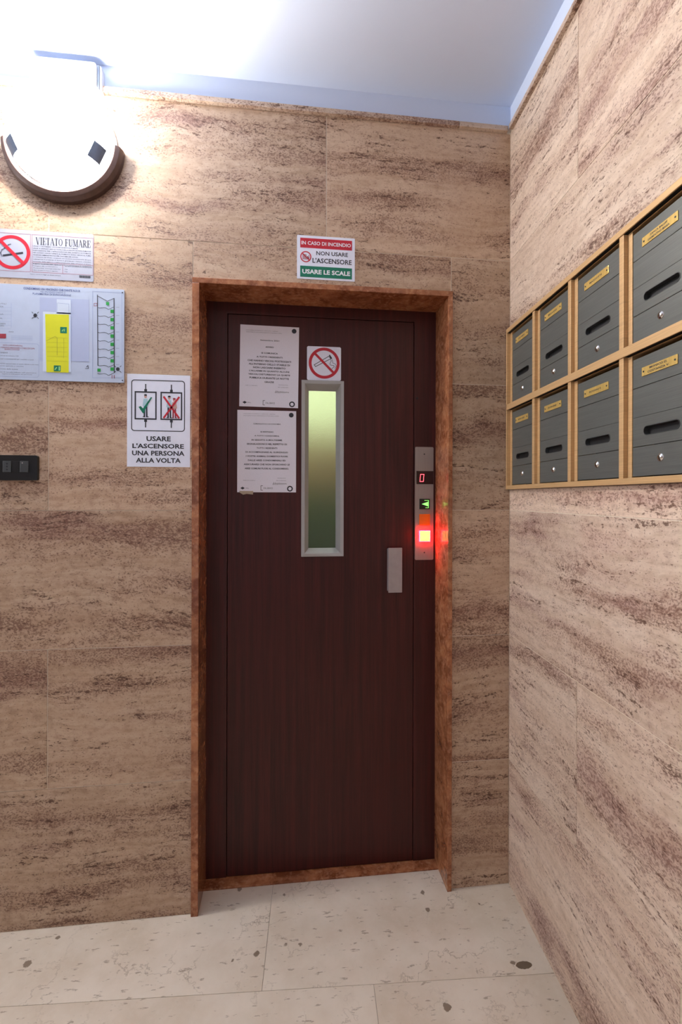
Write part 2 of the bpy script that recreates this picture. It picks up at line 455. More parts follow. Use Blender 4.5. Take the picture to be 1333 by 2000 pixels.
back = MB(); back.prism([(XL, 0), (pl0, 0), (pl0, PT), (pr1, PT), (pr1, 0), (.25, 0), (.25, ZTOP), (XL, ZTOP)], .0012, .16)
wall_back = back.build('wall_back', M['grout'], kind='structure')
def slab(parent, poly, name='stone_slab', y0=0.0, y1=.0012, bev=.0004):
    m = MB(); m.prism(poly, y0, y1)
    o = m.build(name, M['trav'], parent, bevel=bev, seg=1)
    k = random.uniform(-.05, .05)
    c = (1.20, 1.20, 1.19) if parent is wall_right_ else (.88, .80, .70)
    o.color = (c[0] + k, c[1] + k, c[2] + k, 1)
    return o
wall_right_ = None
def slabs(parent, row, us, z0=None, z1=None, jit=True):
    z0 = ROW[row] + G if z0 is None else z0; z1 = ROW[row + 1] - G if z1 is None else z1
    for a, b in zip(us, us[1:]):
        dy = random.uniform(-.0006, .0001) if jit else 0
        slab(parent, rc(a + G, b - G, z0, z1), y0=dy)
j95, _ = BW.at(95, 700); j376, _ = BW.at(376, 500); j638, _ = BW.at(638, 350); j883, _ = BW.at(882, 520); j93, _ = BW.at(92.5, 1400)
EL = XL + .0
# left of the lift
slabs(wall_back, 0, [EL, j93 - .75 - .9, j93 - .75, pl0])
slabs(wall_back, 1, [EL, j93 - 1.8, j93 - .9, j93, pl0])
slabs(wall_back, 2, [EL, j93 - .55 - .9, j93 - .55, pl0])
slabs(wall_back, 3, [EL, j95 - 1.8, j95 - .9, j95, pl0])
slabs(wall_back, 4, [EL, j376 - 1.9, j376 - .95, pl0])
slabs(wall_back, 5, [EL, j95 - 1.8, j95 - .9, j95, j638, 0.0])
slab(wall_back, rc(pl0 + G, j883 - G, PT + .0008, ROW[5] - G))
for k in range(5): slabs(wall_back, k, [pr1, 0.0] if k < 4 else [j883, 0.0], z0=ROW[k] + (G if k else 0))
lip = MB(); lip.prism(rc(XL, j376 + .9, ZLIP, ZTOP), -.014, .0012); lip.build('ledge_slab', M['trav'], wall_back, bevel=.001)
lip = MB(); lip.prism(rc(j376 + .9 + .001, -.014, ZLIP, ZTOP), -.014, .0012); lip.build('ledge_slab', M['trav'], wall_back, bevel=.001)
pb = MB(); pb.box(XL, .25, .0, .16, ZTOP, ZCEIL); pb.build('plaster_band', M['paint'], wall_back)

# right wall (skewed about three degrees)
RL = 4.6
jr, _ = RW.at(1127.5, 1332)
# mailbox bank extents
MY = -.016
def mu(px): return RW.at(px, 900, MY)[0]
posts = [mu(1211), mu(1110), mu(1040)]
print('posts', posts, 'left', mu(988.5), 'jr', jr)
b0 = max(mu(988.5), .004)
b1 = posts[0] + .204
zT = (RW.at(986.5, 648, MY)[1] + RW.at(1333, 340, MY)[1]) / 2; zB = (RW.at(988, 959, MY)[1] + RW.at(1333, 936, MY)[1]) / 2
print('bank z', RW.at(986.5, 648, MY)[1], RW.at(1333, 340, MY)[1], RW.at(988, 959, MY)[1], RW.at(1333, 936, MY)[1])
print('mid', RW.at(1159, 713, MY)[1], RW.at(1159, 729, MY)[1], RW.at(1333, 617, MY)[1], RW.at(1333, 640, MY)[1])
mb = MB(); mb.prism(rc(-.05, RL, 0, ZTOP), .0012, .16, [rc(b0 + .002, b1 - .002, zB + .002, zT - .002)[::-1]])
wall_right = wall_right_ = mb.build('wall_right', M['grout'], frame=RW, kind='structure')
rem = [jr + .62, jr + 1.57, jr + 2.5, RL]
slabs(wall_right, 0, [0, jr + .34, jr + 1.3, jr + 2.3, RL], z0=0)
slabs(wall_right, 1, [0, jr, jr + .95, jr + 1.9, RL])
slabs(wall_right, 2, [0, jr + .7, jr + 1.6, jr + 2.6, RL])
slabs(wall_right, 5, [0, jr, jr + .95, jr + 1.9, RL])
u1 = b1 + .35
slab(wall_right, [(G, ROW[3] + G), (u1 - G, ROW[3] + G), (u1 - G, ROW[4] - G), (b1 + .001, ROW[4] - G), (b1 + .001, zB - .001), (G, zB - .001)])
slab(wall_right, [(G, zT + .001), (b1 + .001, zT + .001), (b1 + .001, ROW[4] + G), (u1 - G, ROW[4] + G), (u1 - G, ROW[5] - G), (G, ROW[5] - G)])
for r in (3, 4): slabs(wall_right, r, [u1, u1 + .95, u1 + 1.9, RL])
lip = MB(); lip.prism(rc(.019, jr + .5, ZLIP, ZTOP), -.014, .0012); lip.build('ledge_slab', M['trav'], wall_right, bevel=.001)
lip = MB(); lip.prism(rc(jr + .501, RL, ZLIP, ZTOP), -.014, .0012); lip.build('ledge_slab', M['trav'], wall_right, bevel=.001)
pb = MB(); pb.box(0, RL, .0, .16, ZTOP, ZCEIL); pb.build('plaster_band', M['paint'], wall_right)

m = MB(); m.box(XL - .15, XL, YB, .16, 0, ZCEIL); m.build('wall_left', M['trav'], kind='structure')
m = MB(); m.box(XL - .15, .4, YB - .15, YB, 0, ZCEIL); m.build('wall_behind', M['paint'], kind='structure')
m = MB(); m.box(XL - .15, .4, YB - .15, .3, ZCEIL, ZCEIL + .1); m.build('ceiling', M['paint'], kind='structure')

# floor: tiles laid square to the right wall
m = MB(); m.box(XL - .15, .4, YB - .15, .2, -.05, -.004); floor = m.build('floor', M['grout_f'], kind='structure')
fa = RW.floor(512, 1933); fb = RW.floor(976, 1910); fc = RW.floor(731, 1928); fd = RW.floor(531, 1755); fe = RW.floor(701, 1722)
print('floor', fa, fb, fc, fd, fe)
rowx = (fa[0] + fb[0]) / 2
vj = [fa[1], fc[1]]
TW = 4 * abs(fc[1] - fa[1]); TD = TW / 2
rows = [rowx - 2 * TD, rowx - TD, rowx] + [rowx + TD * k for k in range(1, 8)]
gg = .0005
def clip_tile(poly):
    # keep only what lies inside the room (world y <= .10, x between the walls)
    def half(pts, fn):
        out = []
        for i in range(len(pts)):
            a, b = pts[i], pts[(i + 1) % len(pts)]; fa_, fb_ = fn(a), fn(b)
            if fa_ >= 0: out.append(a)
            if (fa_ >= 0) != (fb_ >= 0):
                tt = fa_ / (fa_ - fb_); out.append((a[0] + (b[0] - a[0]) * tt, a[1] + (b[1] - a[1]) * tt))
        return out
    wy = lambda p: (RW.M @ Vector((p[0], p[1], 0)))
    poly = half(poly, lambda p: .084 - wy(p).y)
    if len(poly) >= 3: poly = half(poly, lambda p: wy(p).x - XL)
    if len(poly) >= 3: poly = half(poly, lambda p: wy(p).y - YB)
    if len(poly) >= 3: poly = half(poly, lambda p: -p[1] + .0)
    return poly
for i, (a, b) in enumerate(zip(rows, rows[1:])):
    off = vj[0] if i % 2 == 1 else vj[1]     # the row up to the joint has its joint at vj[0]
    k0 = -5
    for k in range(k0, 8):
        y0 = off + k * TW; y1 = y0 + TW
        poly = clip_tile([(a + gg, y0 + gg), (b - gg, y0 + gg), (b - gg, y1 - gg), (a + gg, y1 - gg)])
        if len(poly) < 3: continue
        n = len(poly); mm = MB()
        wv = [RW.M @ Vector((p[0], p[1], 0)) for p in poly]
        mm.v = [(v.x, v.y, 0.0) for v in wv] + [(v.x, v.y, -.0039) for v in wv]
        mm.f = [tuple(range(n)), tuple(range(2 * n - 1, n - 1, -1))] + [(q, (q + 1) % n, n + (q + 1) % n, n + q) for q in range(n)]
        mm.build('floor_tile', M['floor'], floor)

# ================================================================== LIFT PORTAL AND DOOR
portal = thing('trim_1', None, None, BW, (pl0, 0, 0), kind='structure')
m = MB(); m.box(pl0, pl1, PY, DY, 0, PIN); m.build('jamb', M['redm'], portal, bevel=.0012)
m = MB(); m.box(pr0, pr1, PY, DY, 0, PIN); m.build('jamb', M['redm'], portal, bevel=.0012)
m = MB(); m.box(pl0, pr1, PY, DY, PIN, PT); m.build('lintel', M['redm'], portal, bevel=.0012)
m = MB(); m.box(pl1, pr0, .086, DY + .02, -.004, .004); m.build('threshold', M['redm'], portal, bevel=.001)

door = thing('door_1', None, None, BW, (pl1, DY, 0), kind='structure')
f0, _ = BW.at(444.5, 1200, DY); f1, _ = BW.at(807.5, 1200, DY)
_, ft = BW.at(444, 612, DY); _, ft2 = BW.at(807, 631, DY); FT = (ft + ft2) / 2
print('door leaf', f0, f1, ft, ft2, 'bottom', BW.at(400, 1720, DY), BW.at(848, 1680, DY), 'top', BW.at(400, 587, DY), BW.at(848, 607, DY), PIN)
dg = .0022
xa, xb, zt_ = pl0 + .003, pr1 - .003, PT - .003
m = MB(); m.prism([(xa, .004), (f0 - dg, .004), (f0 - dg, FT + dg), (f1 + dg, FT + dg), (f1 + dg, .004), (xb, .004), (xb, zt_), (xa, zt_)], DY + .0002, DY + .04)
m.build('door_frame', M['wood'], door, bevel=.0012)
m = MB(); m.prism(rc(xa, xb, .004, zt_), DY + .041, DY + .05, [rc(f0 + .03, f1 - .03, .05, FT - .03)[::-1]])
m.build('frame_rebate', M['black'], door)
wx0, wx1, wz0, wz1 = rect(BW, (589, 741), (672, 745), (672, 1087), (589, 1087), DY - .006)
gx0, gx1, gz0, gz1 = rect(BW, (603, 763), (656, 765), (656, 1070), (603, 1070), DY + .024)
m = MB(); m.prism(rc(f0, f1, .006, FT), DY + .001, DY + .04, [rc(wx0 + .008, wx1 - .008, wz0 + .008, wz1 - .008)[::-1]])
leaf = m.build('door_leaf', M['wood'], door, bevel=.001)
m = MB()
fo = rc(wx0, wx1, wz0, wz1); fi = rc(wx0 + .012, wx1 - .012, wz0 + .012, wz1 - .012); fg = rc(gx0, gx1, gz0, gz1)
m.prism(fo, DY - .006, DY + .0005, [fi[::-1]])
def ring4(a, ya, b, yb):
    for i in range(4):
        j = (i + 1) % 4
        m.quad([(a[i][0], ya, a[i][1]), (a[j][0], ya, a[j][1]), (b[j][0], yb, b[j][1]), (b[i][0], yb, b[i][1])])
ring4(fi, DY - .006, fg, DY + .024)
m.build('window_frame', M['winframe'], leaf, bevel=.0008, fix=True)
m = MB(); m.box(gx0 - .004, gx1 + .004, DY + .024, DY + .029, gz0 - .004, gz1 + .004); m.build('window_pane', M['glass'], leaf)
hx0, hx1, hz0, hz1 = rect(BW, (759, 1070), (786, 1070), (786, 1157), (759, 1158), DY - .022)
m = MB(); m.box(hx0, hx1, DY - .024, DY - .018, hz0, hz1); m.box(hx0, hx0 + .012, DY - .018, DY + .001, hz0 + .004, hz1 - .004)
m.build('handle', M['handle'], leaf, bevel=.0015)
px_, pz_ = BW.at(815.5, 778, DY); m = MB(); m.lathe(px_, pz_, [(.0, DY - .0012), (.004, DY - .0012), (.0045, DY)], 16); m.build('key_hole', M['black'], door)

# lift cabin behind the door, seen blurred through the pane
cab = thing('lift_cabin', 'dim lift cabin interior seen blurred through the frosted door window', 'lift cabin', BW, ((pl1 + pr0) / 2, DY + .5, -.02))
cx0, cx1, cy0, cy1 = pl1 + .02, pr0 - .02, DY + .12, DY + .95
m = MB(); m.box(cx0, cx1, cy1, cy1 + .02, 1.745, 2.12); m.build('light_panel', M['cablight'], cab)
m = MB(); m.box(cx0, cx1, cy1, cy1 + .02, 1.42, 1.74); m.build('back_panel', M['cabbrown'], cab)
m = MB(); m.box(cx0, cx1, cy1, cy1 + .02, .02, 1.415); m.build('back_panel', M['cabgreen'], cab)
for a in (cx0 - .02, cx1):
    m = MB(); m.box(a, a + .02, cy0, cy1 + .02, .0, 2.14); m.build('side_panel', M['cabbrown'], cab)
m = MB(); m.box(cx0 - .02, cx1 + .02, cy0, cy1 + .02, 2.14, 2.16); m.build('cabin_ceiling', M['white'], cab)
m = MB(); m.box(cx0 + .2, cx1 - .2, cy0 + .3, cy0 + .5, 2.12, 2.139); m.build('cabin_light', M['cabtube'], cab)
m = MB(); m.box(cx0 - .02, cx1 + .02, cy0, cy1 + .02, -.02, .0); m.build('cabin_floor', M['darkp'], cab)

# ------------------------------------------------------------------ call panel on the door frame
CP = DY - .003
c0, c1, cz0, cz1 = rect(BW, (811, 873), (847, 873), (847.5, 1093), (811.5, 1094), CP)
panel = thing('lift_call_panel', 'slim steel lift call panel with lit buttons at the dark door\'s right edge', 'control panel', BW, (c0, DY, cz0))
m = MB(); m.prism(rrect(c0, c1, cz0, cz1, .005), CP, DY); m.build('plate', M['steel'], panel, bevel=.0006)
def prect(a, b, c, d, y=CP): return rect(BW, (a, b), (c, b), (c, d), (a, d), y)
a, b, c, d = prect(814, 920, 847.5, 945.5); m = MB(); m.box(a, min(b, c1 - .001), CP - .001, CP, c, d); disp = m.build('display_window', M['led_bg'], panel)
# seven segment zero, slanted
a, b, c, d = prect(820.5, 926.5, 829.5, 940.5); m = MB(); sl = .15
zz = [(a + .002, c), (b - .006, c), (b, c + (d - c) / 2), (b + .0, d), (a + .006, d), (a + .002, c + (d - c) / 2)]
H = d - c
def P7(x, z): return (a + x * (b - a) + sl * z * H * .6, c + z * H)
for s0, s1 in (((0, 0), (.75, 0)), ((0, 1), (.75, 1)), ((0, 0), (0, .48)), ((0, .52), (0, 1)), ((.75, 0), (.75, .48)), ((.75, .52), (.75, 1))):
    m.line([P7(*s0), P7(*s1)], .0017, CP - .0016)
m.build('lit_digit', M['led'], disp, label='glowing red zero')
a, b, c, d = prect(819.5, 974.5, 839.5, 994.5); m = MB(); m.prism(rc(a, b, c, d), CP - .004, CP, [rc(a + .0035, b - .0035, c + .0035, d - .0035)[::-1]])
gb = m.build('button', M['blackp'], panel, bevel=.0006, label='square black button with a green arrow')
m = MB(); m.box(a + .0035, b - .0035, CP - .002, CP - .0001, c + .0035, d - .0035); m.build('button_lens', M['blackp'], gb)
m = MB(); w_ = b - a; h_ = d - c
m.flat([(a + w_ * .22, c + h_ * .5), (b - .006, c + h_ * .28), (b - .006, c + h_ * .72)], CP - .0022)
m.line([(a + w_ * .5, d - .0055), (b - .0045, d - .0055), (b - .0045, c + .0055), (a + w_ * .6, c + .0055)], .0016, CP - .0022)
m.build('arrow', M['ledg'], gb, label='glowing green arrow')
a, b, c, d = prect(819, 1004, 840, 1026); m = MB(); m.box(a, b, CP - .004, CP, c, d); m.build('button', M['orange'], panel, bevel=.0012, label='square orange button')
a, b, c, d = prect(820, 1037, 839, 1056.5); m = MB()
m.prism(rc(a - .002, b + .002, c - .002, d + .002), CP - .007, CP, [rc(a, b, c, d)[::-1]]); lb = m.build('button', M['ledr'], panel, label='lit call button with a red glowing rim')
m = MB(); m.box(a + .0001, b - .0001, CP - .009, CP - .0005, c + .0001, d - .0001); m.build('button_lens', M['ledy'], lb, label='glowing yellow square')
for q in (887, 1079):
    x, z = BW.at(829.5, q, CP); m = MB(); m.lathe(x, z, [(0, CP - .001), (.0024, CP - .001), (.003, CP)], 12); m.build('screw', M['darkp'], panel)

# ------------------------------------------------------------------ flat sign helper
class Sign:
    def __init__(s, name, label, cat, fr, tl, tr, br, bl, y, th, mat, r=.0, tilt=0.0, part='panel', over=None):
        s.y = y - th
        s.x0, s.x1, s.z0, s.z1 = over or rect(fr, tl, tr, br, bl, s.y)
        s.root = thing(name, label, cat, fr, ((s.x0 + s.x1) / 2, y, s.z0), tilt=tilt)
        m = MB(); m.prism(rrect(s.x0, s.x1, s.z0, s.z1, r) if r else rc(s.x0, s.x1, s.z0, s.z1), s.y, y)
        s.base = m.build(part, mat, s.root, bevel=min(.0006, th * .3))
        s.W = s.x1 - s.x0; s.H = s.z1 - s.z0; s.fr = fr
    def X(s, x): return s.x0 + x * s.W
    def Z(s, y): return s.z1 - y * s.H
    def p(s, x, y): return (s.X(x), s.Z(y))
    def L(s, k): return s.y - .0003 * k
    def rc(s, x0, y0, x1, y1): return rc(s.X(x0), s.X(x1), s.Z(y1), s.Z(y0))
    def text(s, m, t, x0, y0, x1, y1, k=1, bold=.0, slant=0): text(m, t, s.X(x0), s.X(x1), s.Z(y1), s.Z(y0), s.L(k), bold, slant)
    def px(s, px, py):
        u, z = s.fr.at(px, py, s.y); return ((u - s.x0) / s.W, (s.z1 - z) / s.H)

def no_smoking(s, cx, cy, r, t, part='prohibition_ring', th=None, k=1, mat='red'):
    """ring and slash in metres; centre in metres"""
    m = MB(); m.flat(circ(cx, cy, r, 64), s.L(k), [circ(cx, cy, r - t, 64)[::-1]])
    q = (r - t * .5) * math.cos(PI / 4); m.line([(cx - q, cy + q), (cx + q, cy - q)], (th or t * .85), s.L(k + 1.5))
    return m.build(part, M[mat], s.root, fix=False)

# IN CASO DI INCENDIO
s = Sign('fire_notice', 'small red, white and green fire notice standing on the lintel above the lift door', 'sign', BW, (580, 458), (694, 466.5), (693, 550), (581, 544), 0, .0015, M['signw'], .003)
m = MB(); m.flat(s.rc(.055, .06, .95, .285), s.L(1)); m.build('red_band', M['red'], s.root, fix=False)
m = MB(); m.flat(s.rc(.055, .70, .95, .955), s.L(1)); m.build('green_band', M['green'], s.root, fix=False)
for a_ in (('IN CASO DI INCENDIO', .075, .13, .93, .215, 2, .02), ('USARE LE SCALE', .09, .775, .92, .88, 2, .035)):
    m = MB(); s.text(m, *a_); m.build('lettering', M['whitep'], s.root, fix=False, label='white lettering')
for a_ in (('NON USARE', .33, .345, .88, .44, 1, .02), ("L'ASCENSORE", .265, .505, .945, .62, 1, .02)):
    m = MB(); s.text(m, *a_); m.build('lettering', M['ink'], s.root, fix=False)
no_smoking(s, s.X(.15), s.Z(.49), s.W * .095, s.W * .018)
m = MB(); 
m.line([s.p(.10, .44), s.p(.10, .545), s.p(.155, .545), s.p(.155, .44)], .0016, s.L(1), True)
for x in (.115, .128, .142): m.line([s.p(x, .46), s.p(x, .53)], .0016, s.L(1))
m.line([s.p(.17, .55), s.p(.18, .48), s.p(.2, .54), s.p(.205, .45)], .0022, s.L(1)); m.build('pictogram', M['reds'], s.root, fix=False, kind='stuff')

# USARE L'ASCENSORE UNA PERSONA ALLA VOLTA
s = Sign('lift_use_sign', 'white upright sign with two lift pictograms beside the left jamb', 'sign', BW, (247.5, 730.5), (372, 733), (371.5, 912), (249, 912), 0, .0012, M['signw'], .0, over=None)
for t_, x0, y0, x1, y1 in (('USARE', .305, .668, .69, .722), ("L'ASCENSORE", .085, .748, .9, .80), ('UNA PERSONA', .08, .825, .91, .878), ('ALLA VOLTA', .14, .903, .85, .956)):
    m = MB(); s.text(m, t_, x0, y0, x1, y1, 1, .028); m.build('lettering', M['ink'], s.root, fix=False)
m = MB(); o_ = rrect(s.X(.065), s.X(.915), s.Z(.615), s.Z(.06), .010); i_ = rrect(s.X(.065) + .0028, s.X(.915) - .0028, s.Z(.615) + .0028, s.Z(.06) - .0028, .0075)
m.flat(o_, s.L(1), [i_[::-1]]); m.build('border_line', M['ink'], s.root, fix=False)
for cx, a, b in ((.29, .118, .465), (.70, .525, .872)):
    y0, y1 = .185, .49; m = MB()
    m.flat(s.rc(a, y0, b, y1), s.L(1), [s.rc(a + .022, y0 + .015, b - .022, y1 - .015)[::-1]])
    xm = (a + b) / 2
    m.flat(s.rc(xm - .009, .105, xm + .009, y0), s.L(1)); m.flat(s.rc(xm - .022, .16, xm + .022, y0), s.L(1.5))
    m.flat(s.rc(xm - .009, y1, xm + .009, .575), s.L(1)); m.flat(s.rc(xm - .022, y1, xm + .022, .515), s.L(1.5)); m.build('lift_outline', M['ink'], s.root, fix=False, kind='stuff')
def figure(s, cx, top, bot, shirt, trouser):
    h = bot - top
    mm = MB(); mm.flat([s.p(cx - .03, top + h * .2), s.p(cx + .03, top + h * .2), s.p(cx + .045, top + h * .5), s.p(cx + .03, top + h * .55), s.p(cx - .03, top + h * .55), s.p(cx - .045, top + h * .5)], s.L(1)); mm.build('figure_shirt', M[shirt], s.root, fix=False)
    mm = MB(); mm.flat(circ(s.X(cx), s.Z(top + h * .1), s.W * .022, 14, s.H * .02), s.L(1)); mm.build('figure_face', M['skin'], s.root, fix=False)
    mm = MB(); mm.line([s.p(cx - .016, top + h * .55), s.p(cx - .018, bot)], s.W * .024, s.L(1)); mm.line([s.p(cx + .016, top + h * .55), s.p(cx + .02, bot)], s.W * .024, s.L(1))
    mm.line([s.p(cx - .04, bot), s.p(cx - .01, bot)], s.W * .012, s.L(1)); mm.line([s.p(cx + .015, bot), s.p(cx + .045, bot)], s.W * .012, s.L(1))
    mm.flat(circ(s.X(cx), s.Z(top + h * .04), s.W * .024, 14, s.H * .010), s.L(1.5)); mm.build('figure_trousers', M[trouser], s.root, fix=False, kind='stuff')
figure(s, .29, .215, .46, 'cyan', 'ink'); figure(s, .665, .225, .465, 'cyan', 'ink'); figure(s, .745, .25, .465, 'skin', 'reds')
m = MB(); m.flat([s.p(.18, .355), s.p(.215, .345), s.p(.25, .37), s.p(.375, .245), s.p(.395, .25), s.p(.30, .36), s.p(.262, .425), s.p(.245, .42)], s.L(2)); m.build('tick_mark', M['green'], s.root, fix=False)
m = MB(); m.line([s.p(.58, .24), s.p(.82, .465)], s.W * .03, s.L(2.4)); m.line([s.p(.82, .24), s.p(.58, .465)], s.W * .03, s.L(2.4)); m.build('cross_mark', M['red'], s.root, fix=False)

# VIETATO FUMARE
s = Sign('no_smoking_notice', 'wide white no smoking notice below the lit wall lamp, its left end cut off', 'sign', BW, (-20, 444), (184, 459), (182, 551), (-20, 539.5), 0, .0012, M['signd'], .006)
cxu, cz = BW.at(23.6, 492.6, s.y); no_smoking(s, cxu, cz, .0535, .0105, th=.0098)
q0 = s.px(-11, 490)[0]; q1 = s.px(59.5, 490)[0]; q2 = s.px(62.5, 490)[0]; q3 = s.px(182, 505)[0]
yt, yb = s.px(60, 458)[1], s.px(60, 531)[1]
m = MB(); 
for a, b in ((q0, q1), (q2, q3)):
    m = MB(); m.line([s.p(a, yt), s.p(b, yt), s.p(b, yb), s.p(a, yb)], .0009, s.L(1), True); m.build('border_line', M['reds'], s.root, fix=False)
m = MB()
ys = yt + (yb - yt) * .74; xs = q2 + (q3 - q2) * .5
m.line([s.p(q2, ys), s.p(q3, ys)], .0008, s.L(1)); m.line([s.p(xs, ys + .02), s.p(xs, yb)], .0008, s.L(1)); m.build('table_line', M['reds'], s.root, fix=False, kind='stuff')
m = MB(); tx0 = s.px(70, 470)[0]; tx1 = s.px(177.5, 480)[0]; serif(m, 'VIETATO FUMARE', s.X(tx0), s.X(tx1), s.Z(yt + .20), s.Z(yt + .055), s.L(1)); m.build('heading', M['ink'], s.root, fix=False); m = MB()
body = ['LEGGE 11 NOVEMBRE 1975 N.584 DIVIETO DI FUMARE', 'LEGGE 16 GENNAIO 2003 N.3 TUTELA DELLA SALUTE DEI NON FUMATORI', "DISPOSIZIONI PER L'APPLICAZIONE DEL DIVIETO DI FUMARE", 'NEI LUOGHI CHIUSI E APERTI AL PUBBLICO SONO VIETATI IL FUMO', 'SANZIONI AMMINISTRATIVE PER CHI FUMA NEI LOCALI',
        'La violazione del divieto comporta una sanzione amministrativa da euro', "raddoppiata in presenza di donne in gravidanza o lattanti o bambini", "Incaricato della vigilanza e dell'accertamento delle infrazioni al divieto", 'le autorita preposte sono tenute a contestare le violazioni']
for i, t_ in enumerate(body):
    y0 = yt + .225 + i * .0455 * 1.0; s.text(m, t_, q2 + .01, y0, q3 - (.15 if i in (0, 4) else .02), y0 + .022, 1, .01)
for i, t_ in enumerate(['Soggetto incaricato della vigilanza', 'Delegato alla contestazione', 'Autorita competente', "Ufficio al quale va inviato il rapporto"]):
    y0 = ys + .018 + i * .045; s.text(m, t_, q2 + .01, y0, xs - .02 - .03 * (i % 2), y0 + .02, 1, .005)
s.text(m, 'AUTORITA CUI COMPETE LA CONTESTAZIONE', xs + .02, ys + .035, q3 - .01, ys + .055, 1, .0)
s.text(m, 'Sig.', xs + .02, ys + .10, xs + .05, ys + .12, 1); s.text(m, 'Sig.', xs + .02, ys + .15, xs + .05, ys + .17, 1)
s.text(m, 'Testo a norma di legge sul divieto di fumo', .38, yb + .035, .68, yb + .058, 1, 0)
for i in range(22): m.line([s.p(.86 + i * .0052, yb + .02), s.p(.86 + i * .0052, yb + .065)], .0007 + .0006 * (i % 3), s.L(1))
m.build('lettering', M['ink'], s.root, fix=False, kind='stuff')
m = MB(); a = BW.at(7, 499, s.y); b = BW.at(44, 494, s.y); m.line([a, b], .0062, s.L(1)); m.build('cigarette', M['ink'], s.root, fix=False)
m = MB(); pts = [BW.at(x, y, s.y) for x, y in ((4, 500), (1, 494), (4, 488), (9, 485), (13, 481), (17, 478), (21, 477))]; m.line(pts, .004, s.L(1)); m.build('smoke', M['inkg'], s.root, fix=False)

# evacuation plan board
s = Sign('evacuation_plan', 'large pale blue evacuation plan board with a yellow floor plan', 'board', BW, (-41, 551), (242, 566), (243, 746), (-41, 741), 0, .006, M['board'], .002, part='board')
def sp(x, y): return s.fr.at(x, y, s.y)
def sprc(x0, y0, x1, y1):
    a = rect(BW, (x0, y0), (x1, y0), (x1, y1), (x0, y1), s.y); return rc(*a)
def stx(m, t_, x0, y0, x1, y1, k=1, bold=0):
    a = rect(BW, (x0, y0), (x1, y0), (x1, y1), (x0, y1), s.y); text(m, t_, a[0], a[1], a[2], a[3], s.L(k), bold)
m = MB(); m.flat(sprc(77.5, 583, 174, 705), s.L(1)); m.build('grey_plan_area', M['greyfill'], s.root, fix=False)
m = MB(); m.flat(sprc(111, 585, 139, 613), s.L(2)); m.flat(sprc(84, 610, 139, 726), s.L(2)); m.build('corridor_print', M['greyfill2'], s.root, fix=False, kind='stuff')
m = MB(); m.line([sp(113, 592), sp(135, 594), sp(135, 612)], .001, s.L(3)); m.line([sp(139, 586), sp(139, 705)], .0012, s.L(3)); m.line([sp(139, 705), sp(174, 706)], .0008, s.L(3)); m.line([sp(77, 705), sp(84, 705)], .0008, s.L(3))
m.line([sp(0, 669), sp(73, 672), sp(76, 675), sp(76, 734), sp(73, 737), sp(0, 735)], .0009, s.L(1)); m.line([sp(22, 592), sp(22, 640)], .0007, s.L(1))
m.line([sp(112, 592), sp(112, 611)], .0008, s.L(3))
for i in range(7): m.line([sp(-10, 600 + i * 7), sp(22, 600.6 + i * 7)], .0005, s.L(1))
for i in range(4): m.line([sp(22, 656 + i * 2.4), sp(64, 657 + i * 2.4)], .0007, s.L(1))
cc = [sp(181, 569), sp(238, 572), sp(239, 738), sp(181, 738)]; m.line(cc, .0011, s.L(1), True); m.build('plan_lines', M['linelt'], s.root, fix=False, kind='stuff')
m = MB(); m.flat([sp(88.5, 613.5), sp(135, 614.5), sp(134.5, 728), sp(91, 727)], s.L(3)); m.build('yellow_plan', M['yellow'], s.root, fix=False)
m = MB()
for i in range(6): m.line([sp(92, 660 + i * 9), sp(132, 661 + i * 9)], .0005, s.L(4))
m.line([sp(112, 660), sp(112, 694)], .001, s.L(4)); m.line([sp(91, 666), sp(108, 657), sp(112, 661)], .0008, s.L(4)); m.line([sp(125, 661), sp(125, 700)], .0006, s.L(4)); m.build('plan_detail', plain('olive line', srgb(150, 150, 50), .5), s.root, fix=False, kind='stuff')
m = MB(); m.flat(sprc(118, 639, 131, 651), s.L(4)); m.flat(sprc(105.5, 714, 119, 725.5), s.L(4)); m.build('safety_symbol', M['green'], s.root, fix=False, kind='stuff')
m = MB(); m.line([sp(122, 647), sp(124, 644), sp(127, 643), sp(126, 647)], .003, s.L(5)); m.flat(sprc(115, 716, 118, 724), s.L(5)); m.line([sp(108, 722), sp(111, 718)], .003, s.L(5)); m.build('symbol_print', plain('pale green print', srgb(150, 215, 140), .4), s.root, fix=False, kind='stuff')
m = MB(); stx(m, 'CONDOMINIO VIA VINCENZO CHE DANTE N.51/A', 46, 563.5, 157, 568, 1, .02); stx(m, 'VIA VINCENZO DANTE 51', 79, 569.5, 128, 572.5, 1); stx(m, 'PLANIMETRIA DI EVACUAZIONE', 64, 573.5, 139, 577, 1, .01); m.build('title', M['inkb'], s.root, fix=False, kind='stuff')
m = MB(); x = sp(190.5, 576); y = sp(222.8, 583)
m.line([sp(190.5, 576), sp(191.5, 714)], .0022, s.L(2)); m.line([sp(223, 583), sp(223.5, 728)], .0026, s.L(2)); m.line([sp(190.5, 578), sp(210, 588.5), sp(223, 583)], .0016, s.L(2))
for i in range(9):
    y = 601 + i * 16.1
    pts = [sp(192 + (0 if i < 8 else -1), y), sp(195, y + 1), sp(204, y), sp(208, y + 1), sp(212, y + 3.5), sp(216, y + 2), sp(223, y - 1.5)]
    m.line(pts, .0014, s.L(2))
m.build('section_outline', M['ink'], s.root, fix=False, kind='stuff')
m = MB()
for i in range(9):
    m.flat(sprc(216, 605 + i * 16.1, 222.5, 611.5 + i * 16.1), s.L(2.5)) if i < 8 else None
m.flat(sprc(207.5, 590, 213.5, 596), s.L(2.5)); m.flat(sprc(190.5, 720, 197, 726), s.L(2.5)); m.build('exit_symbol', M['greenl'], s.root, fix=False, kind='stuff')
m = MB()
